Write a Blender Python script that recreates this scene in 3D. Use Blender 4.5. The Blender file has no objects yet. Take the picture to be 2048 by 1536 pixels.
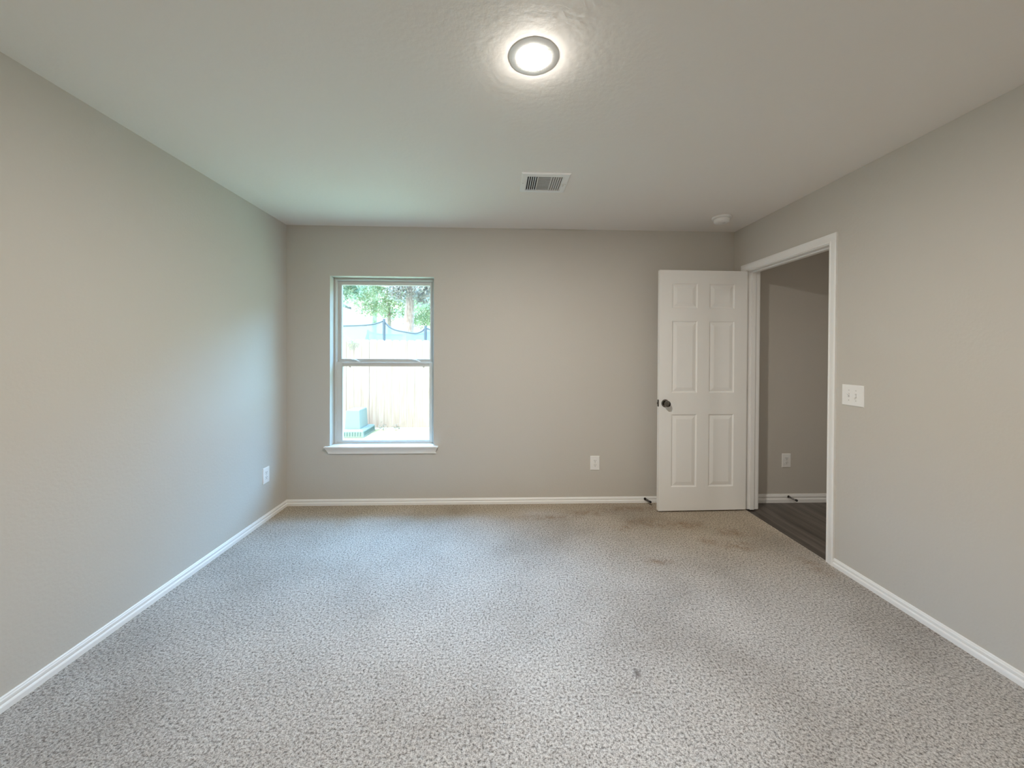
import bpy, math, random
import numpy as np
from mathutils import Vector, Matrix

random.seed(7)
RNG = np.random.default_rng(11)
S = bpy.context.scene
COL = S.collection

# ------------------------------------------------------------------ camera
W, H = 3.967, 2.44                 # room width, ceiling height
REAR = -3.96                       # wall behind the camera
F_PX, CY = 769.3, 712.45
YAW, PITCH, ROLL = 0.0355, -0.0079, 0.0045
cam_d = bpy.data.cameras.new('camera')
cam_d.sensor_width = 36.0
cam_d.sensor_fit = 'HORIZONTAL'
cam_d.lens = F_PX * 36.0 / 2048.0
cam_d.shift_y = -(768.0 - CY) / 2048.0
cam_d.clip_start = 0.02
cam_d.clip_end = 200.0
cam = bpy.data.objects.new('camera', cam_d)
COL.objects.link(cam)
_f = Vector((math.sin(YAW), math.cos(YAW), 0)); _r = Vector((math.cos(YAW), -math.sin(YAW), 0)); _u = Vector((0, 0, 1))
_f, _u = _f * math.cos(PITCH) + _u * math.sin(PITCH), _u * math.cos(PITCH) - _f * math.sin(PITCH)
_r, _u = _r * math.cos(ROLL) + _u * math.sin(ROLL), _u * math.cos(ROLL) - _r * math.sin(ROLL)
cam.matrix_world = Matrix(((_r.x, _u.x, -_f.x, 1.8391), (_r.y, _u.y, -_f.y, -3.4098), (_r.z, _u.z, -_f.z, 1.3371), (0, 0, 0, 1)))
S.camera = cam

# ------------------------------------------------------------------ world, sun, exposure
SKY_COL = (0.26, 0.58, 1.0)
SKY_LO, SKY_HI = 2.4, 25.0           # towards the house side, and high beyond the trees
SUN_STR = 5.0
LAMP_STR = 1240.0
LAMP_COL = (1.0, 0.95, 0.88)
world = bpy.data.worlds.new('world')
S.world = world
world.use_nodes = True
bg = world.node_tree.nodes['Background']
_nt = world.node_tree
_tc = _nt.nodes.new('ShaderNodeTexCoord'); _dt = _nt.nodes.new('ShaderNodeVectorMath'); _dt.operation = 'DOT_PRODUCT'
_dt.inputs[1].default_value = (0.0, 0.9, 0.44)
_mr = _nt.nodes.new('ShaderNodeMapRange'); _mr.interpolation_type = 'SMOOTHSTEP'
_mr.inputs['From Min'].default_value = 0.08; _mr.inputs['From Max'].default_value = 0.45
_mx = _nt.nodes.new('ShaderNodeMix'); _mx.data_type = 'RGBA'
_mx.inputs[6].default_value = (SKY_LO, SKY_LO * 0.98, SKY_LO * 0.94, 1); _mx.inputs[7].default_value = (*[c * SKY_HI for c in SKY_COL], 1)
bg.inputs['Strength'].default_value = 1.0
_sx = _nt.nodes.new('ShaderNodeSeparateXYZ'); _mh = _nt.nodes.new('ShaderNodeMapRange'); _mh.interpolation_type = 'SMOOTHSTEP'   # pale haze low over the horizon
_mh.inputs['From Min'].default_value = 0.20; _mh.inputs['From Max'].default_value = 0.34
_m2 = _nt.nodes.new('ShaderNodeMix'); _m2.data_type = 'RGBA'; _m2.inputs[6].default_value = (1.9, 1.9, 1.9, 1)
_nt.links.new(_tc.outputs['Generated'], _sx.inputs[0]); _nt.links.new(_sx.outputs[2], _mh.inputs['Value']); _nt.links.new(_mh.outputs['Result'], _m2.inputs[0])
_nt.links.new(_tc.outputs['Generated'], _dt.inputs[0]); _nt.links.new(_dt.outputs['Value'], _mr.inputs['Value']); _nt.links.new(_mr.outputs['Result'], _mx.inputs[0]); _mw = _nt.nodes.new('ShaderNodeMapRange'); _mw.interpolation_type = 'SMOOTHSTEP'                  # brighter towards the sun's side
_mw.inputs['From Min'].default_value = 0.15; _mw.inputs['From Max'].default_value = -0.7; _mw.inputs['To Min'].default_value = 1.0; _mw.inputs['To Max'].default_value = 1.9
_vs = _nt.nodes.new('ShaderNodeVectorMath'); _vs.operation = 'SCALE'
_nt.links.new(_sx.outputs[0], _mw.inputs['Value']); _nt.links.new(_mx.outputs[2], _vs.inputs[0]); _nt.links.new(_mw.outputs['Result'], _vs.inputs['Scale'])
_nt.links.new(_vs.outputs[0], _m2.inputs[7]); _nt.links.new(_m2.outputs[2], bg.inputs['Color'])
sun_d = bpy.data.lights.new('sun', 'SUN')
sun_d.energy = SUN_STR
sun_d.angle = math.radians(0.6)
sun_d.color = (1.0, 0.96, 0.88)
sun = bpy.data.objects.new('sun', sun_d)
COL.objects.link(sun)
sun.location = (-3, -5, 12)
sun.rotation_euler = Vector((-0.30, -0.55, 0.80)).to_track_quat('Z', 'Y').to_euler()
S.view_settings.view_transform = 'Standard'
S.view_settings.look = 'None'
S.view_settings.exposure = 0.0
S.view_settings.gamma = 1.0
S.view_settings.use_curve_mapping = False
S.cycles.use_denoising = True
S.cycles.max_bounces = 14
S.cycles.diffuse_bounces = 8
S.cycles.transparent_max_bounces = 24
S.cycles.sample_clamp_indirect = 6.0
S.cycles.caustics_reflective = False
S.cycles.caustics_refractive = False

# ------------------------------------------------------------------ helpers
ORI = {}


class MB:
    """collects faces and links them as one mesh object"""
    def __init__(self):
        self.v, self.f = [], []

    def add(self, vs, fs):
        n = len(self.v)
        self.v += [tuple(v) for v in vs]
        self.f += [tuple(i + n for i in f) for f in fs]
        return self

    def box(self, x0, y0, z0, x1, y1, z1):
        x0, x1 = min(x0, x1), max(x0, x1); y0, y1 = min(y0, y1), max(y0, y1); z0, z1 = min(z0, z1), max(z0, z1)
        return self.add([(x0, y0, z0), (x1, y0, z0), (x1, y1, z0), (x0, y1, z0), (x0, y0, z1), (x1, y0, z1), (x1, y1, z1), (x0, y1, z1)],
                        [(0, 3, 2, 1), (4, 5, 6, 7), (0, 1, 5, 4), (1, 2, 6, 5), (2, 3, 7, 6), (3, 0, 4, 7)])

    def loft(self, rings, cap=True, closed=True):
        n = len(rings[0]); vs = [p for r in rings for p in r]; fs = []
        for k in range(len(rings) - 1):
            for i in range(n if closed else n - 1):
                j = (i + 1) % n
                fs.append((k * n + i, k * n + j, (k + 1) * n + j, (k + 1) * n + i))
        if cap:
            fs.append(tuple(range(n - 1, -1, -1)))
            fs.append(tuple((len(rings) - 1) * n + i for i in range(n)))
        return self.add(vs, fs)

    def lathe(self, prof, c, axis=(0, 0, 1), seg=32, cap=True):
        """prof: (radius, height along axis)"""
        a = Vector(axis).normalized(); t = Vector((1, 0, 0)) if abs(a.x) < 0.9 else Vector((0, 1, 0))
        u = a.cross(t).normalized(); w = a.cross(u); c = Vector(c)
        rings = [[c + a * h + (u * math.cos(2 * math.pi * i / seg) + w * math.sin(2 * math.pi * i / seg)) * r for i in range(seg)] for r, h in prof]
        return self.loft(rings, cap)

    def tube(self, pts, rad, seg=8):
        pts = [Vector(p) for p in pts]; rings = []
        for k, p in enumerate(pts):
            d = (pts[min(k + 1, len(pts) - 1)] - pts[max(k - 1, 0)]).normalized()
            t = Vector((0, 0, 1)) if abs(d.z) < 0.9 else Vector((1, 0, 0))
            u = d.cross(t).normalized(); w = d.cross(u)
            r = rad[k] if isinstance(rad, (list, tuple)) else rad
            rings.append([p + (u * math.cos(2 * math.pi * i / seg) + w * math.sin(2 * math.pi * i / seg)) * r for i in range(seg)])
        return self.loft(rings)

    def extrude(self, prof, p0, p1, u, v):
        """a profile of (a, b) pairs along u and v, extruded from p0 to p1"""
        p0, p1, u, v = Vector(p0), Vector(p1), Vector(u), Vector(v)
        return self.loft([[p0 + u * a + v * b for a, b in prof], [p1 + u * a + v * b for a, b in prof]])

    def build(self, name, mat, parent=None, origin=(0, 0, 0), bevel=0, seg=2, smooth=False):
        o0 = ORI[parent.name] if parent else Vector(origin)
        me = bpy.data.meshes.new(name)
        me.from_pydata([(x - o0[0], y - o0[1], z - o0[2]) for x, y, z in self.v], [], self.f)
        import bmesh
        bm = bmesh.new(); bm.from_mesh(me)
        bmesh.ops.recalc_face_normals(bm, faces=bm.faces)
        bm.to_mesh(me); bm.free()
        if smooth:
            for p in me.polygons: p.use_smooth = True
            me.set_sharp_from_angle(angle=math.radians(35))
        me.materials.append(mat)
        o = bpy.data.objects.new(name, me); COL.objects.link(o)
        if parent: o.parent = parent
        else: o.location = o0
        ORI[o.name] = o0
        if bevel:
            b = o.modifiers.new('bevel', 'BEVEL'); b.width = bevel; b.segments = seg; b.limit_method = 'ANGLE'; b.angle_limit = math.radians(40)
            b.harden_normals = False
        return o


def tag(o, label=None, cat=None, group=None, kind=None):
    if label: o['label'] = label
    if cat: o['category'] = cat
    if group: o['group'] = group
    if kind: o['kind'] = kind
    return o


def empty(name, loc, label=None, cat=None, group=None, kind=None):
    o = bpy.data.objects.new(name, None); COL.objects.link(o)
    o.location = loc; o.empty_display_size = 0.05
    ORI[o.name] = Vector(loc)
    return tag(o, label, cat, group, kind)


def copy_tree(o, parent=None):
    c = o.copy(); COL.objects.link(c)
    if parent: c.parent = parent
    for ch in list(o.children):
        copy_tree(ch, c)
    return c


# ------------------------------------------------------------------ materials
def mat(name, col, rough=0.5, metal=0.0, spec=0.5):
    m = bpy.data.materials.new(name); m.use_nodes = True
    b = m.node_tree.nodes['Principled BSDF']
    b.inputs['Base Color'].default_value = (*col, 1); b.inputs['Roughness'].default_value = rough
    b.inputs['Metallic'].default_value = metal; b.inputs['Specular IOR Level'].default_value = spec
    return m


def nodes(m):
    nt = m.node_tree
    return nt, nt.nodes['Principled BSDF'], (lambda t: nt.nodes.new(t)), nt.links.new


def bumped(name, col, rough, scale, strength, dist=0.002, detail=3.0, vary=0.0):
    """paint with a fine sprayed texture"""
    m = mat(name, col, rough, spec=0.25); nt, b, N, L = nodes(m)
    tc = N('ShaderNodeTexCoord'); n = N('ShaderNodeTexNoise'); bp = N('ShaderNodeBump')
    n.inputs['Scale'].default_value = scale; n.inputs['Detail'].default_value = detail
    bp.inputs['Strength'].default_value = strength; bp.inputs['Distance'].default_value = dist
    L(tc.outputs['Object'], n.inputs['Vector']); L(n.outputs['Fac'], bp.inputs['Height']); L(bp.outputs['Normal'], b.inputs['Normal'])
    return m


M_WALL = bumped('greige_wall_paint', (0.585, 0.55, 0.495), 0.55, 70, 0.22, 0.003)
M_CEIL = bumped('ceiling_paint', (0.85, 0.805, 0.76), 0.7, 46, 0.20, 0.004, 4)
M_TRIM = bumped('white_trim_paint', (0.87, 0.86, 0.84), 0.35, 30, 0.02, 0.001)
M_DOOR = bumped('white_door_paint', (0.86, 0.845, 0.815), 0.4, 60, 0.03, 0.001)
M_VINYL = mat('white_window_vinyl', (0.66, 0.65, 0.62), 0.35)
M_PLATE = mat('white_plastic', (0.87, 0.86, 0.84), 0.35)
M_DARK = mat('dark_slot', (0.015, 0.014, 0.013), 0.7)
M_VENT = mat('white_enamel_metal', (0.86, 0.85, 0.84), 0.4)
M_NICKEL = mat('dark_nickel', (0.20, 0.185, 0.17), 0.14, 1.0)
M_BRONZE = mat('dark_bronze_metal', (0.05, 0.042, 0.035), 0.4, 0.7)
M_RUBBER = mat('black_rubber', (0.02, 0.02, 0.02), 0.7)
M_SCREW = mat('painted_screw', (0.62, 0.60, 0.57), 0.4)


def glass_mat():
    m = bpy.data.materials.new('window_glass'); m.use_nodes = True
    nt = m.node_tree; nt.nodes.clear()
    out = nt.nodes.new('ShaderNodeOutputMaterial'); mx = nt.nodes.new('ShaderNodeMixShader')
    tr = nt.nodes.new('ShaderNodeBsdfTransparent'); gl = nt.nodes.new('ShaderNodeBsdfGlossy'); lw = nt.nodes.new('ShaderNodeLayerWeight'); pw = nt.nodes.new('ShaderNodeMath'); fr = nt.nodes.new('ShaderNodeMath')
    tr.inputs['Color'].default_value = (0.95, 0.97, 0.96, 1); gl.inputs['Roughness'].default_value = 0.02
    lw.inputs['Blend'].default_value = 0.5
    pw.operation = 'POWER'; pw.inputs[1].default_value = 5.0
    fr.operation = 'MULTIPLY_ADD'; fr.inputs[1].default_value = 0.96; fr.inputs[2].default_value = 0.03
    nt.links.new(lw.outputs['Facing'], pw.inputs[0]); nt.links.new(pw.outputs[0], fr.inputs[0])
    nt.links.new(fr.outputs[0], mx.inputs['Fac']); nt.links.new(tr.outputs[0], mx.inputs[1]); nt.links.new(gl.outputs[0], mx.inputs[2])
    nt.links.new(mx.outputs[0], out.inputs['Surface'])
    return m


M_GLASS = glass_mat()


def emit_mat(name, col, strength):
    m = bpy.data.materials.new(name); m.use_nodes = True
    nt = m.node_tree; nt.nodes.clear()
    out = nt.nodes.new('ShaderNodeOutputMaterial'); e = nt.nodes.new('ShaderNodeEmission')
    e.inputs['Color'].default_value = (*col, 1); e.inputs['Strength'].default_value = strength
    nt.links.new(e.outputs[0], out.inputs['Surface'])
    return m


def carpet_mat():
    m = mat('speckled_carpet', (0.4, 0.36, 0.32), 0.95, spec=0.08); nt, b, N, L = nodes(m)
    tc = N('ShaderNodeTexCoord')
    def math_(op, a, c, clamp=False):
        n = N('ShaderNodeMath'); n.operation = op; n.use_clamp = clamp
        for i, x in enumerate((a, c)):
            if isinstance(x, (int, float)): n.inputs[i].default_value = x
            elif x is not None: L(x, n.inputs[i])
        return n.outputs[0]
    def noise(scale, detail=2.0, rough=0.5, vec=None):
        n = N('ShaderNodeTexNoise'); n.inputs['Scale'].default_value = scale; n.inputs['Detail'].default_value = detail
        n.inputs['Roughness'].default_value = rough
        L(vec or tc.outputs['Object'], n.inputs['Vector']); return n
    def ramp(x, stops):
        r = N('ShaderNodeValToRGB'); els = r.color_ramp.elements
        while len(els) < len(stops): els.new(0.5)
        for e, (p, c) in zip(els, stops):
            e.position = p; e.color = (*c, 1) if len(c) == 3 else c
        L(x, r.inputs['Fac']); return r.outputs['Color']
    def mixc(fac, a, c, mode='MIX'):
        n = N('ShaderNodeMix'); n.data_type = 'RGBA'; n.blend_type = mode
        if isinstance(fac, (int, float)): n.inputs[0].default_value = fac
        else: L(fac, n.inputs[0])
        for i, x in ((6, a), (7, c)):
            if isinstance(x, tuple): n.inputs[i].default_value = (*x, 1)
            else: L(x, n.inputs[i])
        return n.outputs[2]
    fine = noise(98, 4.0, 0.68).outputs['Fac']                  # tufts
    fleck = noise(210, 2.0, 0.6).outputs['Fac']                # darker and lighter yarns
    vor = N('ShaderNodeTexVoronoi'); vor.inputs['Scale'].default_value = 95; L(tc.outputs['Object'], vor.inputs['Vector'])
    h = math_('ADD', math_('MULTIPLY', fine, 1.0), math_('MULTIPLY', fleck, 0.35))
    col = ramp(fine, [(0.32, (0.085, 0.075, 0.067)), (0.43, (0.36, 0.333, 0.306)), (0.53, (0.575, 0.543, 0.507)), (0.70, (0.73, 0.70, 0.663))])  # dark stops paint the shade of gaps between tufts into the colour
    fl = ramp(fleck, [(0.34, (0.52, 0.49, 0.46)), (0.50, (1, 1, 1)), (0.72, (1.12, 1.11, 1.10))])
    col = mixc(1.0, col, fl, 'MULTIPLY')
    big = ramp(noise(1.6, 4.0, 0.55).outputs['Fac'], [(0.33, (0.74, 0.715, 0.69)), (0.50, (0.96, 0.955, 0.95)), (0.66, (1.10, 1.10, 1.10))])
    col = mixc(0.75, col, big, 'MULTIPLY')
    # tan dirt trodden in around the doorway
    sep = N('ShaderNodeSeparateXYZ'); L(tc.outputs['Object'], sep.inputs[0])
    stains = [(3.02, -0.42, 0.20, 0.10), (3.27, -0.46, 0.22, 0.09), (3.52, -0.80, 0.13, 0.08), (3.36, -0.72, 0.09, 0.07), (3.62, -0.60, 0.16, 0.08),
              (3.84, -1.06, 0.08, 0.12), (2.96, -0.14, 0.30, 0.06), (2.60, -0.22, 0.22, 0.07), (2.88, -0.98, 0.10, 0.05), (2.80, -0.50, 0.09, 0.06), (2.25, -0.30, 0.3, 0.06)]
    acc = None
    for sx, sy, rx, ry in stains:
        dx = math_('DIVIDE', math_('SUBTRACT', sep.outputs[0], sx), rx); dy = math_('DIVIDE', math_('SUBTRACT', sep.outputs[1], sy), ry)
        d = math_('SQRT', math_('ADD', math_('MULTIPLY', dx, dx), math_('MULTIPLY', dy, dy)), None)
        s = math_('SUBTRACT', 1.25, d, True)
        acc = s if acc is None else math_('MAXIMUM', acc, s)
    sn = noise(11, 5.0, 0.7).outputs['Fac']
    sm = math_('MULTIPLY', acc, math_('MULTIPLY', math_('SUBTRACT', sn, 0.36), 3.4, True), True)
    col = mixc(math_('MULTIPLY', sm, 0.9), col, mixc(1.0, col, (0.58, 0.42, 0.27), 'MULTIPLY'))
    # tan soiling towards the door and far wall, where shade is painted in too
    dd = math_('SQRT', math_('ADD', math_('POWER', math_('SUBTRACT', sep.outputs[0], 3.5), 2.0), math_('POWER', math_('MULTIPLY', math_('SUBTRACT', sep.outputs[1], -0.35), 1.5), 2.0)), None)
    soil_shade = math_('SUBTRACT', 1.25, math_('DIVIDE', dd, 1.25), True)
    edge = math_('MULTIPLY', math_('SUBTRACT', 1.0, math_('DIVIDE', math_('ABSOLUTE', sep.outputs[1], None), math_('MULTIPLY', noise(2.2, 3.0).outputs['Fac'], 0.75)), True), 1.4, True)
    soil_shade = math_('MAXIMUM', soil_shade, edge)
    col = mixc(math_('MULTIPLY', soil_shade, 0.85), col, mixc(1.0, col, (0.88, 0.76, 0.58), 'MULTIPLY'))
    # one small dark mark
    mx = math_('DIVIDE', math_('SUBTRACT', sep.outputs[0], 2.425), 0.013); my = math_('DIVIDE', math_('SUBTRACT', sep.outputs[1], -1.83), 0.024)
    md = math_('SQRT', math_('ADD', math_('MULTIPLY', mx, mx), math_('MULTIPLY', my, my)), None)
    mark = math_('MULTIPLY', math_('SUBTRACT', 1.35, md, True), math_('MULTIPLY', fleck, 1.5), True)
    col = mixc(mark, col, (0.10, 0.085, 0.075))
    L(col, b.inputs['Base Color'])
    bp = N('ShaderNodeBump'); bp.inputs['Strength'].default_value = 0.75; bp.inputs['Distance'].default_value = 0.010
    L(h, bp.inputs['Height']); L(bp.outputs['Normal'], b.inputs['Normal'])
    b.inputs['Sheen Weight'].default_value = 0.15; b.inputs['Sheen Roughness'].default_value = 0.6
    return m


def plank_mat():
    m = mat('dark_vinyl_plank', (0.05, 0.045, 0.04), 0.38); nt, b, N, L = nodes(m)
    tc = N('ShaderNodeTexCoord'); mp = N('ShaderNodeMapping'); L(tc.outputs['Object'], mp.inputs['Vector'])
    mp.inputs['Rotation'].default_value = (0, 0, math.radians(90))
    br = N('ShaderNodeTexBrick'); L(mp.outputs['Vector'], br.inputs['Vector'])
    br.inputs['Scale'].default_value = 1.0; br.inputs['Brick Width'].default_value = 1.22; br.inputs['Row Height'].default_value = 0.15
    br.inputs['Mortar Size'].default_value = 0.0015; br.inputs['Color1'].default_value = (0.075, 0.064, 0.056, 1); br.inputs['Color2'].default_value = (0.135, 0.118, 0.105, 1)
    br.inputs['Mortar'].default_value = (0.012, 0.011, 0.010, 1); br.offset = 0.37
    ng = N('ShaderNodeTexNoise'); mp2 = N('ShaderNodeMapping'); L(tc.outputs['Object'], mp2.inputs['Vector']); mp2.inputs['Scale'].default_value = (26, 1.6, 26)
    L(mp2.outputs['Vector'], ng.inputs['Vector']); ng.inputs['Scale'].default_value = 1.0; ng.inputs['Detail'].default_value = 5
    rp = N('ShaderNodeValToRGB'); rp.color_ramp.elements[0].position = 0.3; rp.color_ramp.elements[0].color = (0.55, 0.54, 0.53, 1)
    rp.color_ramp.elements[1].position = 0.7; rp.color_ramp.elements[1].color = (1.35, 1.32, 1.28, 1); L(ng.outputs['Fac'], rp.inputs['Fac'])
    mx = N('ShaderNodeMix'); mx.data_type = 'RGBA'; mx.blend_type = 'MULTIPLY'; mx.inputs[0].default_value = 1.0
    L(br.outputs['Color'], mx.inputs[6]); L(rp.outputs['Color'], mx.inputs[7]); L(mx.outputs[2], b.inputs['Base Color'])
    return m


def noisy(name, c0, c1, scale, rough=0.8, stretch=(1, 1, 1), lo=0.35, hi=0.65):
    m = mat(name, c0, rough, spec=0.2); nt, b, N, L = nodes(m)
    tc = N('ShaderNodeTexCoord'); mp = N('ShaderNodeMapping'); n = N('ShaderNodeTexNoise'); r = N('ShaderNodeValToRGB')
    mp.inputs['Scale'].default_value = stretch; n.inputs['Scale'].default_value = scale; n.inputs['Detail'].default_value = 4
    r.color_ramp.elements[0].position = lo; r.color_ramp.elements[0].color = (*c0, 1)
    r.color_ramp.elements[1].position = hi; r.color_ramp.elements[1].color = (*c1, 1)
    L(tc.outputs['Object'], mp.inputs['Vector']); L(mp.outputs['Vector'], n.inputs['Vector']); L(n.outputs['Fac'], r.inputs['Fac']); L(r.outputs['Color'], b.inputs['Base Color'])
    return m


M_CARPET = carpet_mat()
M_PLANK = plank_mat()
M_GRASS = noisy('dry_lawn', (0.40, 0.35, 0.17), (0.52, 0.46, 0.27), 3.0, 0.9)
M_FENCE = noisy('cedar_boards', (0.345, 0.280, 0.255), (0.44, 0.395, 0.380), 3.0, 0.8, (9, 1, 0.7), 0.3, 0.7)
M_BARK = noisy('pale_bark', (0.34, 0.28, 0.26), (0.52, 0.45, 0.43), 9, 0.9, (2, 2, 0.5))
def leaf_mat(name, c0, c1, scale):
    """thin leaves let part of the daylight through"""
    m = noisy(name, c0, c1, scale, 0.7); nt, b, N, L = nodes(m)
    tr = N('ShaderNodeBsdfTranslucent'); mx = N('ShaderNodeMixShader'); mx.inputs['Fac'].default_value = 0.42
    L(b.inputs['Base Color'].links[0].from_socket, tr.inputs['Color'])
    L(b.outputs[0], mx.inputs[1]); L(tr.outputs[0], mx.inputs[2]); L(mx.outputs[0], nt.nodes['Material Output'].inputs['Surface'])
    return m


M_LEAF_A = leaf_mat('deep_green_leaves', (0.14, 0.21, 0.14), (0.46, 0.56, 0.42), 2.5)
M_LEAF_B = leaf_mat('light_green_leaves', (0.28, 0.34, 0.20), (0.62, 0.68, 0.50), 2.0)
M_LEAF_C = leaf_mat('grey_green_leaves', (0.20, 0.20, 0.18), (0.62, 0.60, 0.57), 2.2)
M_UTIL = mat('pale_green_plastic', (0.22, 0.275, 0.265), 0.6)
M_UTILD = mat('green_plastic_slot', (0.10, 0.17, 0.165), 0.7)
M_POLE = mat('blue_grey_pole', (0.10, 0.14, 0.19), 0.6)
M_SIDING = mat('cream_siding', (0.86, 0.84, 0.80), 0.8)
M_SHINGLE = noisy('brown_shingles', (0.10, 0.085, 0.075), (0.17, 0.15, 0.13), 8, 0.9)


def net_mat():
    m = bpy.data.materials.new('blue_grey_netting'); m.use_nodes = True
    nt = m.node_tree; nt.nodes.clear()
    out = nt.nodes.new('ShaderNodeOutputMaterial'); mx = nt.nodes.new('ShaderNodeMixShader')
    tr = nt.nodes.new('ShaderNodeBsdfTransparent'); df = nt.nodes.new('ShaderNodeBsdfTranslucent')
    df.inputs['Color'].default_value = (0.34, 0.36, 0.45, 1); mx.inputs['Fac'].default_value = 0.74
    nt.links.new(tr.outputs[0], mx.inputs[1]); nt.links.new(df.outputs[0], mx.inputs[2]); nt.links.new(mx.outputs[0], out.inputs['Surface'])
    return m


M_NET = net_mat()

# ------------------------------------------------------------------ the room shell
T = 0.114                                     # partition thickness
WT = 0.16                                     # outside wall thickness
HX = 5.30                                     # far side of the hall
WX0, WX1, WZ0, WZ1 = 0.371, 1.271, 0.505, 2.004    # window opening
DY0, DY1, DZ = -1.003, -0.178, 2.045          # doorway between the jambs
JT = 0.018                                    # jamb board


def struct(o, label, cat): return tag(o, label, cat, kind='structure')


struct(MB().box(-0.12, REAR - 0.12, 0, 0, WT, H).build('wall_left', M_WALL), 'plain greige wall on the left, one outlet low near the corner', 'wall')
m = MB().box(-0.12, 0, 0, WX0, WT, H).box(WX1, 0, 0, HX + 0.12, WT, H).box(WX0, 0, 0, WX1, WT, WZ0).box(WX0, 0, WZ1, WX1, WT, H)
m.box(0, 0, -0.22, HX, WT, 0)
struct(m.build('wall_back', M_WALL), 'greige far wall that holds the window', 'wall')
m = MB().box(W, REAR - 0.12, 0, W + T, DY0 - JT, H).box(W, DY1 + JT, 0, W + T, 0, H).box(W, DY0 - JT, DZ + JT, W + T, DY1 + JT, H)
struct(m.build('wall_right', M_WALL), 'greige wall on the right with the open doorway and light switch', 'wall')
struct(MB().box(0, REAR - 0.12, 0, W, REAR, H).build('wall_rear', M_WALL), 'greige wall behind the viewpoint', 'wall')
struct(MB().box(HX, REAR - 0.12, -0.012, HX + 0.12, 0, H).build('wall_hall', M_WALL), 'greige wall on the far side of the hall', 'wall')
struct(MB().box(W + T, REAR - 0.12, -0.012, HX, REAR, H).build('wall_hall_end', M_WALL), 'greige wall closing the near end of the hall', 'wall')
struct(MB().box(-0.12, REAR - 0.12, H, HX + 0.12, WT, H + 0.14).build('ceiling', M_CEIL), 'pale textured ceiling with a round light, an air vent and a smoke alarm', 'ceiling')
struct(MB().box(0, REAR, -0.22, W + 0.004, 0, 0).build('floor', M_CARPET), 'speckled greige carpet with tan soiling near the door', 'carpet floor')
struct(MB().box(W + 0.004, REAR, -0.22, HX, 0, -0.012).build('floor_hall', M_PLANK), 'dark wood plank floor in the hall beyond the doorway', 'plank floor')

BASE = [(0, 0), (0.014, 0), (0.014, 0.020), (0.012, 0.024), (0.0075, 0.0265), (0.0075, 0.0310), (0.0105, 0.0335), (0.0105, 0.042), (0.0075, 0.046), (0.0070, 0.050), (0.004, 0.053), (0, 0.053)]
struct(MB().extrude(BASE, (0, REAR, 0), (0, 0, 0), (1, 0, 0), (0, 0, 1)).build('baseboard_left', M_TRIM), 'white baseboard along the left wall', 'baseboard')
struct(MB().extrude(BASE, (0, 0, 0), (W, 0, 0), (0, -1, 0), (0, 0, 1)).build('baseboard_back', M_TRIM), 'white baseboard under the window along the far wall', 'baseboard')
CW, CG = 0.057, 0.005                         # casing width, reveal
struct(MB().extrude(BASE, (W, REAR, 0), (W, DY0 - CG - CW, 0), (-1, 0, 0), (0, 0, 1)).build('baseboard_right', M_TRIM), 'white baseboard along the right wall, ending at the door casing', 'baseboard')
HB = [(a * 1.1, b * 1.45) for a, b in BASE]
struct(MB().extrude(HB, (W + T, 0, -0.012), (HX, 0, -0.012), (0, -1, 0), (0, 0, 1)).build('baseboard_hall', M_TRIM), 'white baseboard in the hall above the dark planks', 'baseboard')


def casing(x, sx, name, label):
    """moulded casing round the doorway; sx points out of the wall"""
    prof = [(0, 0), (0, 0.008), (0.004, 0.011), (0.010, 0.011), (0.013, 0.0085), (0.018, 0.0095), (0.034, 0.0135), (0.046, 0.0165), (0.052, 0.0165), (CW, 0.013), (CW, 0)]
    a, b, z = DY0 - CG, DY1 + CG, DZ + CG
    corners = [((a, 0.0), (-1, 0)), ((a, z), (-1, 1)), ((b, z), (1, 1)), ((b, 0.0), (1, 0))]
    rings = []
    for (py, pz), (oy, oz) in corners:
        rings.append([(x + sx * t, py + oy * u, pz + oz * u) for u, t in prof])
    return struct(MB().loft(rings).build(name, M_TRIM, smooth=True), label, 'door casing')


casing(W, -1, 'trim_1', 'white moulded casing framing the doorway')
casing(W + T, 1, 'trim_2', 'white casing on the hall side of the doorway')
m = MB().box(W, DY0 - JT, 0, W + T, DY0, DZ).box(W, DY1, 0, W + T, DY1 + JT, DZ).box(W, DY0 - JT, DZ, W + T, DY1 + JT, DZ + JT)
sx0, sx1, st = W + 0.040, W + 0.075, 0.011
jamb = struct(m.build('trim_3', M_TRIM, bevel=0.001), 'white door jamb lining the doorway', 'door jamb')
m = MB().box(sx0, DY0, 0, sx1, DY0 + st, DZ).box(sx0, DY1 - st, 0, sx1, DY1, DZ).box(sx0, DY0 + st, DZ - st, sx1, DY1 - st, DZ)
m.build('door_stop_strip', M_TRIM, jamb, bevel=0.001)
MB().box(W + 0.008, DY0, 0.885, W + 0.034, DY0 + 0.0015, 0.950).build('strike_plate', M_NICKEL, jamb)

# ------------------------------------------------------------------ window
win = empty('window_1', (0.82, 0.0, WZ0), 'white single-hung window with a sill, looking onto the fenced yard', 'window', kind='structure')


def ring(m, x0, x1, z0, z1, y0, y1, l, r, b, t):
    """a rectangular frame with rail widths l r b t"""
    m.box(x0, y0, z0, x0 + l, y1, z1).box(x1 - r, y0, z0, x1, y1, z1)
    m.box(x0 + l, y0, z0, x1 - r, y1, z0 + b).box(x0 + l, y0, z1 - t, x1 - r, y1, z1)
    return m


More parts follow.
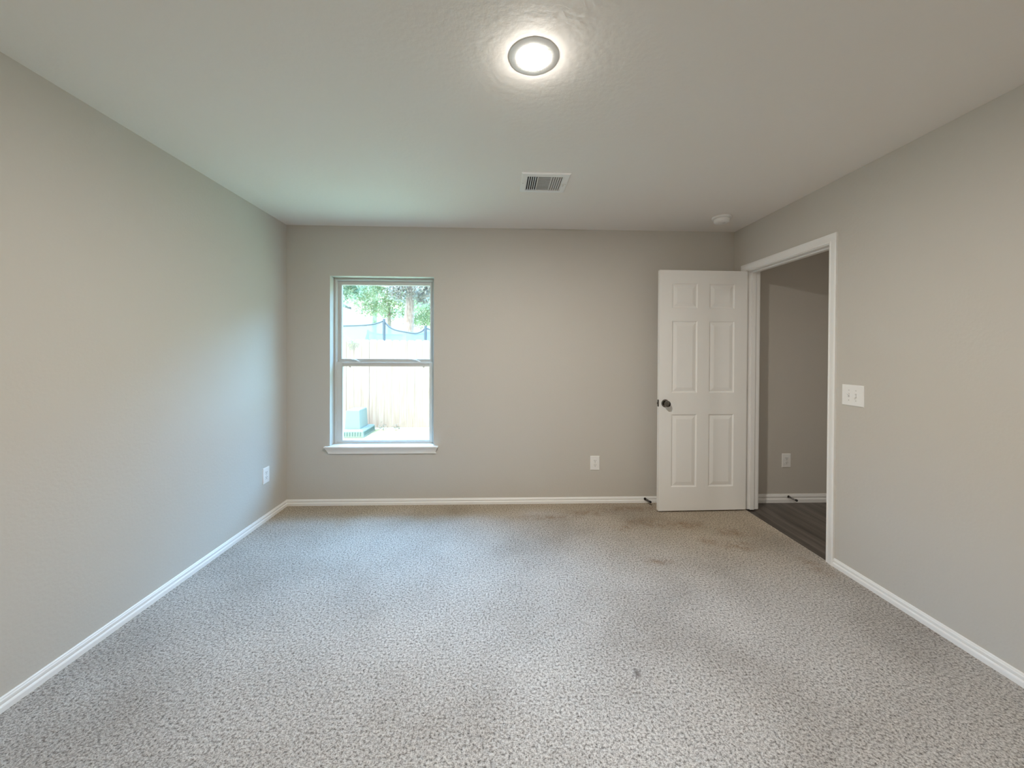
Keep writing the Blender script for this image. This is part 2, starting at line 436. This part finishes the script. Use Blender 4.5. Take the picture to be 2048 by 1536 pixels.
m = ring(MB(), WX0, WX1, 0.513, WZ1, 0.086, 0.160, 0.022, 0.022, 0.016, 0.022)
ring(m, WX0 + 0.010, WX1 - 0.010, 0.518, WZ1 - 0.010, 0.080, 0.086, 0.007, 0.007, 0.006, 0.007)     # raised bead
m.box(WX0 + 0.022, 0.112, 1.262, WX0 + 0.030, 0.120, WZ1 - 0.022).box(WX1 - 0.030, 0.112, 1.262, WX1 - 0.022, 0.120, WZ1 - 0.022)
frame = m.build('window_frame', M_VINYL, win, bevel=0.0012)
m = ring(MB(), WX0 + 0.022, WX1 - 0.022, 1.240, WZ1 - 0.022, 0.122, 0.150, 0.032, 0.032, 0.040, 0.035)
ring(m, 0.425 - 0.008, 1.217 + 0.008, 1.280 - 0.008, 1.947 + 0.008, 0.117, 0.122, 0.008, 0.008, 0.008, 0.008)
us = m.build('upper_sash', M_VINYL, win, bevel=0.0012)
MB().box(0.424, 0.135, 1.279, 1.218, 0.139, 1.948).build('pane', M_GLASS, us)
m = ring(MB(), WX0 + 0.021, WX1 - 0.021, 0.527, 1.253, 0.092, 0.121, 0.052, 0.033, 0.022, 0.040)
ring(m, 0.444 - 0.006, 1.217 + 0.006, 0.549 - 0.006, 1.213 + 0.006, 0.088, 0.092, 0.006, 0.006, 0.006, 0.006)
m.box(0.44, 0.084, 1.238, 1.22, 0.092, 1.246)                     # finger lip along the meeting rail
ls = m.build('lower_sash', M_VINYL, win, bevel=0.0012)
MB().box(0.443, 0.105, 0.548, 1.218, 0.109, 1.214).build('pane', M_GLASS, ls)
for x0, x1 in ((0.520, 0.586), (1.061, 1.128)):
    pts = [(x0 + (x1 - x0) * t, 0.104, 1.254 + 0.021 * math.cos(t * math.pi / 2) ** 0.8) for t in (0, .15, .3, .45, .6, .75, .9, .999)]
    MB().tube(pts, [.0025, .0032, .0036, .0036, .0036, .004, .005, .006], 8).box(x1 - 0.022, 0.096, 1.252, x1 + 0.006, 0.114, 1.259).build('sash_latch', M_PLATE, ls, smooth=True)
for x in (0.510, 1.165):
    MB().box(x - 0.006, 0.086, 1.203, x + 0.006, 0.094, 1.213).build('tilt_tab', M_VINYL, ls)
# stool and apron
m = MB().box(0.330, -0.036, 0.506, 1.316, 0.0, 0.519).box(WX0, 0.0, 0.506, WX1, 0.092, 0.519)
sill = m.build('window_sill', M_TRIM, win, bevel=0.003)
ap = [(0.338, -0.030, 0.506), (0.341, -0.028, 0.498), (0.345, -0.022, 0.488), (0.351, -0.017, 0.476), (0.357, -0.014, 0.466), (0.361, -0.013, 0.453)]
rings = []
for x, y, z in ap:
    xr = 1.646 - x - 0.0 if x < 0.36 else 1.2965
    rings.append([(x, 0.0, z), (x, y, z), (xr, y, z), (xr, 0.0, z)])
MB().loft(rings).build('apron', M_TRIM, win)

# ------------------------------------------------------------------ door
DW, DH, DT = 0.762, 2.030, 0.035
d0 = Vector((3.192, -0.224, 0.012))
door = empty('door_1', d0, 'white six-panel door standing open against the far wall', 'door', kind='structure')
ORI['door_1'] = Vector((0, 0, 0))                       # its parts are written in the leaf's own axes
door.rotation_euler.z = math.atan2(0.016, DW)
COLS = [(0.108, 0.327), (0.431, 0.650)]
ROWS = [(0.201, 0.815), (0.999, 1.602), (1.711, 1.918)]


def leaf():
    m = MB()
    us_ = [0, COLS[0][0], COLS[0][1], COLS[1][0], COLS[1][1], DW]
    zs_ = [0, ROWS[0][0], ROWS[0][1], ROWS[1][0], ROWS[1][1], ROWS[2][0], ROWS[2][1], DH]
    prof = [(0, 0), (0.003, 0.0035), (0.009, 0.0065), (0.016, 0.0065), (0.020, 0.0050), (0.042, 0.0010), (0.046, 0.0010)]
    for side in (0, 1):
        def P(u, z, d): return (u, d if side == 0 else DT - d, z)
        for i in range(5):
            for j in range(7):
                u0, u1, z0, z1 = us_[i], us_[i + 1], zs_[j], zs_[j + 1]
                if (u0, u1) in COLS and (z0, z1) in ROWS:
                    rs = [[P(u0 + o, z0 + o, d), P(u1 - o, z0 + o, d), P(u1 - o, z1 - o, d), P(u0 + o, z1 - o, d)] for o, d in prof]
                    n = len(m.v); vs = [p for r in rs for p in r]; fs = []
                    for k in range(len(rs) - 1):
                        for q in range(4):
                            fs.append((k * 4 + q, k * 4 + (q + 1) % 4, (k + 1) * 4 + (q + 1) % 4, (k + 1) * 4 + q))
                    b = (len(rs) - 1) * 4; fs.append((b, b + 1, b + 2, b + 3))
                    m.add(vs, fs)
                else:
                    m.add([P(u0, z0, 0), P(u1, z0, 0), P(u1, z1, 0), P(u0, z1, 0)], [(0, 1, 2, 3)])
    m.add([(0, 0, 0), (0, DT, 0), (0, DT, DH), (0, 0, DH)], [(0, 1, 2, 3)])
    m.add([(DW, 0, 0), (DW, DT, 0), (DW, DT, DH), (DW, 0, DH)], [(0, 1, 2, 3)])
    m.add([(0, 0, 0), (DW, 0, 0), (DW, DT, 0), (0, DT, 0)], [(0, 1, 2, 3)])
    m.add([(0, 0, DH), (DW, 0, DH), (DW, DT, DH), (0, DT, DH)], [(0, 1, 2, 3)])
    return m


lf = leaf().build('door_leaf', M_DOOR, door)
import bmesh
_bm = bmesh.new(); _bm.from_mesh(lf.data); bmesh.ops.remove_doubles(_bm, verts=_bm.verts, dist=1e-5); bmesh.ops.recalc_face_normals(_bm, faces=_bm.faces); _bm.to_mesh(lf.data); _bm.free()
KU, KZ = 0.052, 0.909
rose = [(0.0, 0.0), (0.033, 0.0), (0.033, 0.004), (0.030, 0.008), (0.022, 0.010), (0.0, 0.010)]
ball = [(0.0, 0.008), (0.011, 0.008), (0.0105, 0.022), (0.014, 0.027), (0.0225, 0.033), (0.0265, 0.041), (0.0265, 0.047), (0.023, 0.054), (0.014, 0.0585), (0.0, 0.060)]
kn = MB().lathe(rose, (KU, 0, KZ), (0, -1, 0), 32, False).build('knob_rose', M_NICKEL, door, smooth=True)
MB().lathe(ball, (KU, 0, KZ), (0, -1, 0), 32, False).build('door_knob', M_NICKEL, door, smooth=True)
MB().lathe(rose, (KU, DT, KZ), (0, 1, 0), 24, False).build('knob_rose', M_NICKEL, door, smooth=True)
MB().lathe(ball, (KU, DT, KZ), (0, 1, 0), 24, False).build('door_knob', M_NICKEL, door, smooth=True)
lp = MB().box(-0.0012, 0.005, KZ - 0.029, 0.001, DT - 0.005, KZ + 0.029).build('latch_plate', M_BRONZE, door)
MB().extrude([(0, 0), (0.012, 0.0), (0.012, 0.006), (0, 0.018)], (-0.0005, 0.0085, KZ - 0.008), (-0.0005, 0.0085, KZ + 0.008), (-1, 0, 0), (0, 1, 0)).build('latch_bolt', M_NICKEL, lp)
for hz in (0.18, 1.02, 1.85):
    MB().tube([(DW + 0.006, DT + 0.004, hz - 0.044), (DW + 0.006, DT + 0.004, hz + 0.044)], 0.0055, 12).box(DW - 0.001, 0.006, hz - 0.044, DW + 0.0015, DT + 0.002, hz + 0.044).build('hinge', M_BRONZE, door, smooth=True)

# ------------------------------------------------------------------ ceiling fittings
def recessed_light(x, y, strength, label):
    lamp = empty('recessed_light', (x, y, H), label, 'ceiling light')
    MB().lathe([(0.0625, 0.0), (0.0625, -0.0050), (0.0915, -0.0008), (0.0925, 0.0)], (x, y, H), (0, 0, 1), 64, False).build('trim_ring', M_PLATE, lamp)
    MB().lathe([(0.0, -0.0108), (0.018, -0.0105), (0.035, -0.0096), (0.049, -0.0081), (0.058, -0.0064), (0.0625, -0.0050)], (x, y, H), (0, 0, 1), 48, False).build('lens', emit_mat('lit_lens', LAMP_COL, strength), lamp, smooth=True)


recessed_light(1.966, -1.972, LAMP_STR, 'glowing round recessed light in the middle of the bedroom ceiling')
recessed_light(4.69, -2.3, LAMP_STR * 0.22, 'unseen round light added in the hall ceiling to brighten the hall')  # added lamp, out of view, that lifts the light in the hall

VX0, VX1, VY0, VY1 = 1.979, 2.281, -1.062, -0.789
vent = empty('air_vent', ((VX0 + VX1) / 2, (VY0 + VY1) / 2, H), 'white three-way air vent set in the ceiling', 'air vent')
ox0, ox1, oy0, oy1 = 2.012, 2.244, -1.022, -0.822
zt, zb = H, H - 0.008
m = MB()
for z0, z1, g in ((zb, zt, 0.0),):
    out = [(VX0, VY0), (VX1, VY0), (VX1, VY1), (VX0, VY1)]; mid = [(VX0 + .006, VY0 + .006), (VX1 - .006, VY0 + .006), (VX1 - .006, VY1 - .006), (VX0 + .006, VY1 - .006)]
    inn = [(ox0, oy0), (ox1, oy0), (ox1, oy1), (ox0, oy1)]
    rs = [[(x, y, zt) for x, y in out], [(x, y, zt - 0.003) for x, y in out], [(x, y, zb) for x, y in mid], [(x, y, zb) for x, y in inn], [(x, y, zt) for x, y in inn]]
    m.loft(rs, cap=False)
vf = m.build('vent_frame', M_VENT, vent)
MB().box(ox0 - 0.004, oy0 - 0.004, zt - 0.0006, ox1 + 0.004, oy1 + 0.004, zt - 0.0001).build('duct_opening', M_DARK, vent)
def louvers(x0, x1, n, tilt, wid):
    m = MB(); p = (x1 - x0) / n
    for k in range(n + 1):
        x = x0 + p * k
        dx, dz = math.sin(tilt) * wid / 2, math.cos(tilt) * wid / 2
        zc = zb + 0.0037; t = 0.0005
        m.add([(x - dx - t, oy0, zc - dz), (x - dx + t, oy0, zc - dz), (x + dx + t, oy0, zc + dz), (x + dx - t, oy0, zc + dz),
               (x - dx - t, oy1, zc - dz), (x - dx + t, oy1, zc - dz), (x + dx + t, oy1, zc + dz), (x + dx - t, oy1, zc + dz)],
              [(0, 1, 2, 3), (7, 6, 5, 4), (0, 4, 5, 1), (1, 5, 6, 2), (2, 6, 7, 3), (3, 7, 4, 0)])
    return m
louvers(ox0 + 0.003, ox0 + 0.070, 5, math.radians(-35), 0.0065).build('louver_bank', M_VENT, vent)
louvers(ox1 - 0.074, ox1 - 0.003, 5, math.radians(60), 0.0135).build('louver_bank', M_VENT, vent)
m = MB(); ny = 17
for k in range(ny):
    y = oy0 + (oy1 - oy0) * (k + 0.5) / ny
    dy, dz = 0.0078, -0.0022; zc = zb + 0.003; x0, x1 = ox0 + 0.0725, ox1 - 0.0765; t = 0.0005
    m.add([(x0, y - dy, zc + dz - t), (x1, y - dy, zc + dz - t), (x1, y + dy, zc - dz - t), (x0, y + dy, zc - dz - t), (x0, y - dy, zc + dz + t), (x1, y - dy, zc + dz + t), (x1, y + dy, zc - dz + t), (x0, y + dy, zc - dz + t)],
          [(0, 3, 2, 1), (4, 5, 6, 7), (0, 1, 5, 4), (1, 2, 6, 5), (2, 3, 7, 6), (3, 0, 4, 7)])
m.box(ox0 + 0.0705, oy0, zb, ox0 + 0.0725, oy1, zt).box(ox1 - 0.0765, oy0, zb, ox1 - 0.0745, oy1, zt)
m.build('louver_bank', M_VENT, vent)
for x in (1.992, 2.266):
    MB().lathe([(0, -0.0018), (0.0028, -0.0014), (0.0034, 0)], (x, -0.925, zb), (0, 0, 1), 12, False).build('screw', M_SCREW, vent)
MB().box(2.251, -0.930, zb - 0.010, 2.254, -0.910, zb).build('damper_lever', M_SCREW, vent)

SX, SY = 3.634, -0.362
sd = empty('smoke_detector', (SX, SY, H), 'round white smoke alarm on the ceiling above the door', 'smoke alarm')
MB().lathe([(0.0, 0), (0.072, 0), (0.073, -0.005), (0.071, -0.012), (0.060, -0.0145), (0.0, -0.0145)], (SX, SY, H), (0, 0, 1), 40, False).build('mounting_base', M_PLATE, sd, smooth=True)
bd = MB().lathe([(0.050, -0.0135), (0.050, -0.018), (0.0585, -0.0195), (0.0585, -0.026), (0.056, -0.040), (0.047, -0.0465), (0.030, -0.048), (0.0, -0.048)], (SX, SY, H), (0, 0, 1), 40, False).build('alarm_body', M_PLATE, sd, smooth=True)
MB().lathe([(0.0, -0.0495), (0.009, -0.0493), (0.011, -0.0470)], (SX + 0.012, SY - 0.014, H), (0, 0, 1), 20, False).build('test_button', M_SCREW, bd, smooth=True)

# ------------------------------------------------------------------ wall plates, written facing -y round the origin
def plate(m, w, h, d=0.006):
    o = [(-w / 2, -h / 2), (w / 2, -h / 2), (w / 2, h / 2), (-w / 2, h / 2)]; e = 0.004
    i = [(-w / 2 + e, -h / 2 + e), (w / 2 - e, -h / 2 + e), (w / 2 - e, h / 2 - e), (-w / 2 + e, h / 2 - e)]
    return m.loft([[(x, 0, z) for x, z in o], [(x, -d * 0.5, z) for x, z in o], [(x, -d, z) for x, z in i]])


def make_outlet():
    r = empty('wall_outlet', (0, 0, 0))
    plate(MB(), 0.083, 0.126).build('cover_plate', M_PLATE, r)
    for zc in (0.0195, -0.0195):
        pts = []
        for a in range(24):
            t = 2 * math.pi * a / 24
            pts.append((max(-0.0168, min(0.0168, 0.0185 * math.cos(t))), max(-0.0142, min(0.0142, 0.0185 * math.sin(t))) + zc))
        f = MB().loft([[(x, -0.0055, z) for x, z in pts], [(x, -0.0078, z) for x, z in pts]]).build('receptacle', M_PLATE, r)
        MB().box(-0.0078, -0.0082, zc + 0.000, -0.0052, -0.0075, zc + 0.0100).box(0.0052, -0.0082, zc + 0.001, 0.0078, -0.0075, zc + 0.0090) \
            .lathe([(0, 0.0004), (0.0030, 0.0004), (0.0030, -0.0003), (0, -0.0003)], (0, -0.0078, zc - 0.0070), (0, -1, 0), 12, False).build('contact_slots', M_DARK, f)
    MB().lathe([(0.0034, 0), (0.0030, 0.0012), (0, 0.0014)], (0, -0.006, 0), (0, -1, 0), 12, False).build('screw', M_SCREW, r)
    return r


out0 = make_outlet()
spots = [((2.7075, 0.0, 0.357), 0, 'white duplex outlet on the far wall between the window and the door'),
         ((0.0, -0.300, 0.361), math.pi / 2, 'white duplex outlet low on the left wall beside the corner'),
         ((4.467, 0.0, 0.370), 0, 'white duplex outlet seen through the doorway on the hall wall')]
for k, (loc, rz, lab) in enumerate(spots):
    o = out0 if k == 0 else copy_tree(out0)
    o.location = loc; o.rotation_euler.z = rz
    tag(o, lab, 'wall outlet', 'duplex wall outlets')

sw = empty('light_switch', (0, 0, 0), 'white double light switch on the right wall beside the door casing', 'light switch')
plate(MB(), 0.142, 0.126).build('cover_plate', M_PLATE, sw)
for x, up in ((-0.023, 1), (0.023, -1)):
    MB().box(x - 0.0052, -0.0068, -0.0120, x + 0.0052, -0.0055, 0.0120).build('toggle_slot', M_SCREW, sw)
    MB().loft([[(x - 0.0042, -0.006, up * 0.002 - 0.005), (x + 0.0042, -0.006, up * 0.002 - 0.005), (x + 0.0042, -0.006, up * 0.002 + 0.005), (x - 0.0042, -0.006, up * 0.002 + 0.005)],
               [(x - 0.0036, -0.019, up * 0.0105 - 0.003), (x + 0.0036, -0.019, up * 0.0105 - 0.003), (x + 0.0036, -0.019, up * 0.0105 + 0.003), (x - 0.0036, -0.019, up * 0.0105 + 0.003)]]).build('toggle', M_PLATE, sw, bevel=0.0008)
    for z in (0.030, -0.030):
        MB().lathe([(0.0034, 0), (0.0030, 0.0012), (0, 0.0014)], (x, -0.006, z), (0, -1, 0), 12, False).build('screw', M_SCREW, sw)
sw.location = (W, -1.179, 1.0925); sw.rotation_euler.z = -math.pi / 2


def spring_stop(loc, direction, length, label):
    """spring door stop screwed to a baseboard"""
    r = empty('door_stop', loc, label, 'door stop', 'spring door stops')
    d = Vector(direction).normalized(); c = Vector(loc)
    u = d.cross(Vector((0, 0, 1))).normalized(); w = d.cross(u)
    pts = []
    for k in range(121):
        t = k / 120; a = t * 11 * 2 * math.pi; rr = 0.0085 - 0.0025 * t
        pts.append(c + d * (0.006 + length * t) + (u * math.cos(a) + w * math.sin(a)) * rr)
    MB().lathe([(0.0, 0), (0.011, 0), (0.011, 0.006), (0.0, 0.008)], loc, d, 16, False).build('mounting_cap', M_BRONZE, r)
    MB().tube(pts, 0.0013, 6).build('spring', M_BRONZE, r, smooth=True)
    MB().lathe([(0.0, length), (0.009, length), (0.0105, length + 0.012), (0.008, length + 0.018), (0.0, length + 0.018)], loc, d, 16, False).build('rubber_tip', M_RUBBER, r, smooth=True)
    return r


spring_stop((3.158, -0.0105, 0.036), (0.35, -1, -0.05), 0.062, 'dark spring door stop on the far baseboard behind the open door')
spring_stop((4.478, -0.0115, 0.046), (0.55, -1, -0.25), 0.060, 'dark spring door stop on the hall baseboard')

# ------------------------------------------------------------------ outdoors
struct(MB().box(-0.6, WT, 2.46, HX + 0.6, 0.62, 2.58).build('trim_4', M_TRIM), 'white soffit of the eave outside above the window', 'soffit')
GZ = -0.22
struct(MB().box(-40, WT, GZ - 0.1, 45, 60, GZ).build('ground', M_GRASS), 'sunlit dry lawn between the window and the fence', 'lawn')

FY = 4.50
fence = empty('wooden_fence', (-1, FY, GZ), 'pale cedar dog-ear picket fence across the yard', 'fence')
m = MB(); pitch = 0.1525; x = -0.629 - 40 * pitch; k = 0
while x < 8:
    dz = random.uniform(-0.008, 0.008); dyy = random.uniform(-0.004, 0.004); g = random.uniform(0.0012, 0.0035)
    x0, x1, top, c = x + g / 2, x + pitch - g / 2, 1.60 + dz, 0.030
    pr = [(x0, GZ + 0.03), (x1, GZ + 0.03), (x1, top - c), (x1 - c, top), (x0 + c, top), (x0, top - c)]
    m.loft([[(a, FY + dyy, b) for a, b in pr], [(a, FY + dyy + 0.016, b) for a, b in pr]])
    x += pitch; k += 1
m.build('picket_panel', M_FENCE, fence)
for z in (0.10, 0.72, 1.36):
    MB().box(-6.7, FY + 0.022, z, 8, FY + 0.060, z + 0.088).build('rail', M_FENCE, fence)
for px_ in (-6.2, -3.8, -1.4, 1.0, 3.4, 5.8):
    MB().box(px_ - 0.045, FY + 0.060, GZ, px_ + 0.045, FY + 0.150, 1.50).build('post', M_FENCE, fence)

ub = empty('utility_box', (-0.85, 4.0, GZ), 'pale green utility box on a ribbed base in front of the fence', 'utility box')
bx0, bx1, by0, by1 = -1.10, -0.612, 3.68, 4.36
e = 0.02
r0 = lambda x0, x1, y0, y1, z: [(x0, y0, z), (x1, y0, z), (x1, y1, z), (x0, y1, z)]
m = MB().loft([r0(bx0, bx1, by0, by1, GZ), r0(bx0 + .008, bx1 - .008, by0 + .008, by1 - .008, -0.105), r0(bx0 + .03, bx1 - .03, by0 + .03, by1 - .03, -0.088), r0(bx0 + .09, bx1 - .09, by0 + .09, by1 - .12, -0.075)])
ubb = m.build('ribbed_base', M_UTIL, ub, bevel=0.006)
m = MB()
for k in range(13):
    yy = by0 + 0.05 + k * 0.046
    m.box(bx1 - 0.006, yy, GZ + 0.03, bx1 + 0.001, yy + 0.020, -0.120)
m.build('vent_slots', M_UTILD, ubb)
m = MB()
for k in range(9):
    xx = bx0 + 0.04 + k * 0.048
    m.box(xx, by0 - 0.001, GZ + 0.03, xx + 0.016, by0 + 0.006, -0.120)
m.build('vent_slots', M_UTILD, ubb)
m = MB().loft([r0(-0.985, -0.705, 3.77, 4.20, -0.078), r0(-0.965, -0.722, 3.785, 4.185, 0.262), r0(-0.955, -0.732, 3.795, 4.175, 0.272)])
m.build('cover', M_UTIL, ub, bevel=0.008)


def leaf_mesh(m, centres, size, rng):
    n = len(centres)
    a = rng.normal(size=(n, 3)); a /= np.linalg.norm(a, axis=1)[:, None]
    b = np.cross(a, rng.normal(size=(n, 3))); b /= np.linalg.norm(b, axis=1)[:, None]
    s = size * rng.uniform(0.6, 1.3, size=(n, 1))
    v = np.stack([centres - a * s, centres - b * s * 0.45, centres + a * s, centres + b * s * 0.45], axis=1).reshape(-1, 3)
    k = len(m.v)
    m.v += [tuple(p) for p in v.tolist()]
    m.f += [(k + 4 * i, k + 4 * i + 1, k + 4 * i + 2, k + 4 * i + 3) for i in range(n)]


def crown_points(c, r, n, rng, clumps=60):
    """leaves gathered in clumps over an ellipsoid"""
    d = rng.normal(size=(clumps, 3)); d /= np.linalg.norm(d, axis=1)[:, None]
    cc = np.array(c) + d * np.array(r) * rng.uniform(0.45, 1.0, size=(clumps, 1))
    idx = rng.integers(0, clumps, n)
    return cc[idx] + rng.normal(size=(n, 3)) * np.array(r) * 0.15


def raw_mesh(m, name, material, parent=None, origin=(0, 0, 0)):
    o0 = np.array(ORI[parent.name]) if parent else np.array(origin, float)
    me = bpy.data.meshes.new(name); me.from_pydata([tuple(p) for p in (np.array(m.v) - o0).tolist()], [], m.f)
    me.materials.append(material)
    o = bpy.data.objects.new(name, me); COL.objects.link(o)
    if parent: o.parent = parent
    else: o.location = tuple(o0)
    return o


def tree(x, y, tilt, tr, crowns, n, size, lm, label):
    t = empty('tree', (x, y, GZ), label, 'tree', 'trees beyond the fence')
    top = crowns[-1][0]
    pts = [(x + tilt * s, y + 0.1 * math.sin(3 * s), GZ + s * (top[2] - GZ)) for s in (0, .1, .25, .4, .6, .8, 1)]
    MB().tube(pts, [tr * 1.25, tr, tr * .92, tr * .8, tr * .6, tr * .4, tr * .15], 14).build('trunk', M_BARK, t, smooth=True)
    m = MB()
    for c, r in crowns: leaf_mesh(m, crown_points(c, r, n, RNG), size, RNG)
    c = raw_mesh(m, 'crown', lm, t); c['kind'] = 'stuff'
    return t


tree(-6.1, 15.0, 0.3, 0.14, [((-5.9, 15.0, 4.75), (1.35, 1.0, 1.0)), ((-5.9, 15.0, 6.7), (1.4, 1.1, 1.6))], 4000, 0.075, M_LEAF_A, 'deep green leafy tree behind the fence at the left edge of the window view')
tree(-4.1, 18.0, -0.2, 0.13, [((-4.4, 18.0, 4.3), (2.3, 1.1, 1.15)), ((-4.3, 18.0, 6.9), (2.3, 1.2, 2.0))], 7500, 0.075, M_LEAF_B, 'light green leafy tree rising behind the tallest net pole')
tree(-1.98, 12.6, 0.25, 0.26, [((-1.5, 12.7, 4.2), (1.3, 0.9, 0.9)), ((-1.5, 12.7, 6.4), (1.6, 1.0, 1.8))], 4200, 0.07, M_LEAF_C, 'grey-green tree with a thick pale trunk behind the netting')
tree(-1.3, 20.6, 0.2, 0.13, [((-2.3, 20.6, 4.2), (2.3, 0.9, 1.25)), ((-2.2, 20.6, 7.2), (2.2, 1.0, 2.2))], 7500, 0.08, M_LEAF_B, 'light green bushy tree at the right edge of the window view')
for xs, lab in ((np.arange(-37, -12, 3.2), 'dense treeline far to the left beyond the yard'), (np.arange(5.0, 38, 3.2), 'dense treeline far to the right beyond the yard')):
    m = MB()
    for x in xs:
        for zc, rz, n in ((2.4, 2.2, 900), (6.6, 2.9, 1200)):
            leaf_mesh(m, crown_points((x, 17 + 1.2 * math.sin(x), zc), (2.2, 1.6, rz), n, RNG), 0.28, RNG)
    tag(raw_mesh(m, 'treeline', M_LEAF_A, None, (float(xs[0]), 17, GZ)), lab, 'treeline', kind='stuff')
m = MB()
for x in np.arange(-10.5, 4.5, 2.6):
    leaf_mesh(m, crown_points((x, 27, 10.4), (2.2, 1.2, 2.4), 1100, RNG), 0.28, RNG)
    m.tube([(x, 27, GZ), (x + 0.1, 27, 5), (x, 27, 9)], [0.2, 0.16, 0.08], 8)
tag(raw_mesh(m, 'treeline', M_LEAF_A, None, (-10.5, 27, GZ)), 'tall treeline far behind the neighbouring yard', 'treeline', kind='stuff')

vine = MB()
leaf_mesh(vine, np.array([-1.13, FY - 0.055, 1.53]) + RNG.normal(size=(70, 3)) * np.array([0.055, 0.010, 0.05]), 0.028, RNG)
tag(raw_mesh(vine, 'climbing_vine', M_LEAF_B, None, (-1.13, FY, 1.5)), 'small green vine hanging over the fence top', 'vine')
for k, (wx, wy) in enumerate(((-0.46, 4.38), (-0.20, 4.34))):
    wd = tag(MB().tube([(wx, wy, GZ), (wx + 0.01, wy, GZ + 0.1)], 0.004, 5).build('weed', M_LEAF_C, None, (wx, wy, GZ)),
             ('low weed at the foot of the fence, nearer the utility box', 'low weed at the foot of the fence, farther from the utility box')[k], 'weed', 'weeds along the fence')
    lv = MB()
    leaf_mesh(lv, np.array([wx, wy, GZ + 0.07]) + RNG.normal(size=(40, 3)) * np.array([0.045, 0.025, 0.035]), 0.022, RNG)
    raw_mesh(lv, 'leaves', M_LEAF_C, wd)['kind'] = 'stuff'


def net(name_pts, loc, label, group, bottom):
    """name_pts: (x, y, top z) of each pole; sag of the rope between them"""
    r = empty('net_barrier', loc, label, 'netting', group)
    poles, sags = name_pts
    rope = []
    for i in range(len(poles) - 1):
        a, b = Vector(poles[i]), Vector(poles[i + 1])
        for k in range(16):
            t = k / 16; p = a.lerp(b, t); p.z -= sags[i] * (1 - (2 * t - 1) ** 4) * (1 if True else 0)
            rope.append(p)
    rope.append(Vector(poles[-1]))
    n = len(rope)
    MB().add([tuple(p) for p in rope] + [(p.x, p.y, bottom) for p in rope], [(i, i + 1, n + i + 1, n + i) for i in range(n - 1)]).build('netting', M_NET, r)
    MB().tube(rope, 0.028, 6).build('top_rope', M_POLE, r)
    for x, y, z in poles:
        MB().tube([(x, y, GZ), (x, y, z + 0.06)], 0.045, 10).build('pole', M_POLE, r)
    return r


net(([(-4.7, 10.2, 2.38), (-2.16, 10.2, 2.46), (-0.72, 10.2, 2.22), (1.2, 10.2, 2.4)], [0.15, 0.27, 0.15]), (-2.16, 10.2, GZ),
    'taller blue-grey net sagging from a tall pole beyond the fence', 'net barriers beyond the fence', GZ + 0.3)
net(([(-4.10, 13.9, 1.74), (-3.95, 13.9, 2.28), (-1.05, 13.9, 2.32), (1.6, 13.9, 2.3)], [0.0, 0.16, 0.1]), (-3.86, 13.9, GZ),
    'lower blue-grey net farther back, ending at the thin pole', 'net barriers beyond the fence', GZ + 0.3)

hs = empty('neighbour_house', (-10.6, 21.5, GZ), 'cream neighbouring house with a dark sloping roof edge at the left of the window view', 'house')
MB().box(-12.4, 19.0, GZ, -8.9, 24.0, 4.36).build('house_wall', M_SIDING, hs)
MB().loft([[(-12.8, y, 4.5), (-10.6, y, 5.5), (-8.6, y, 4.54), (-8.6, y, 4.38), (-10.6, y, 5.34), (-12.8, y, 4.34)] for y in (18.6, 24.3)]).build('roof', M_SHINGLE, hs)
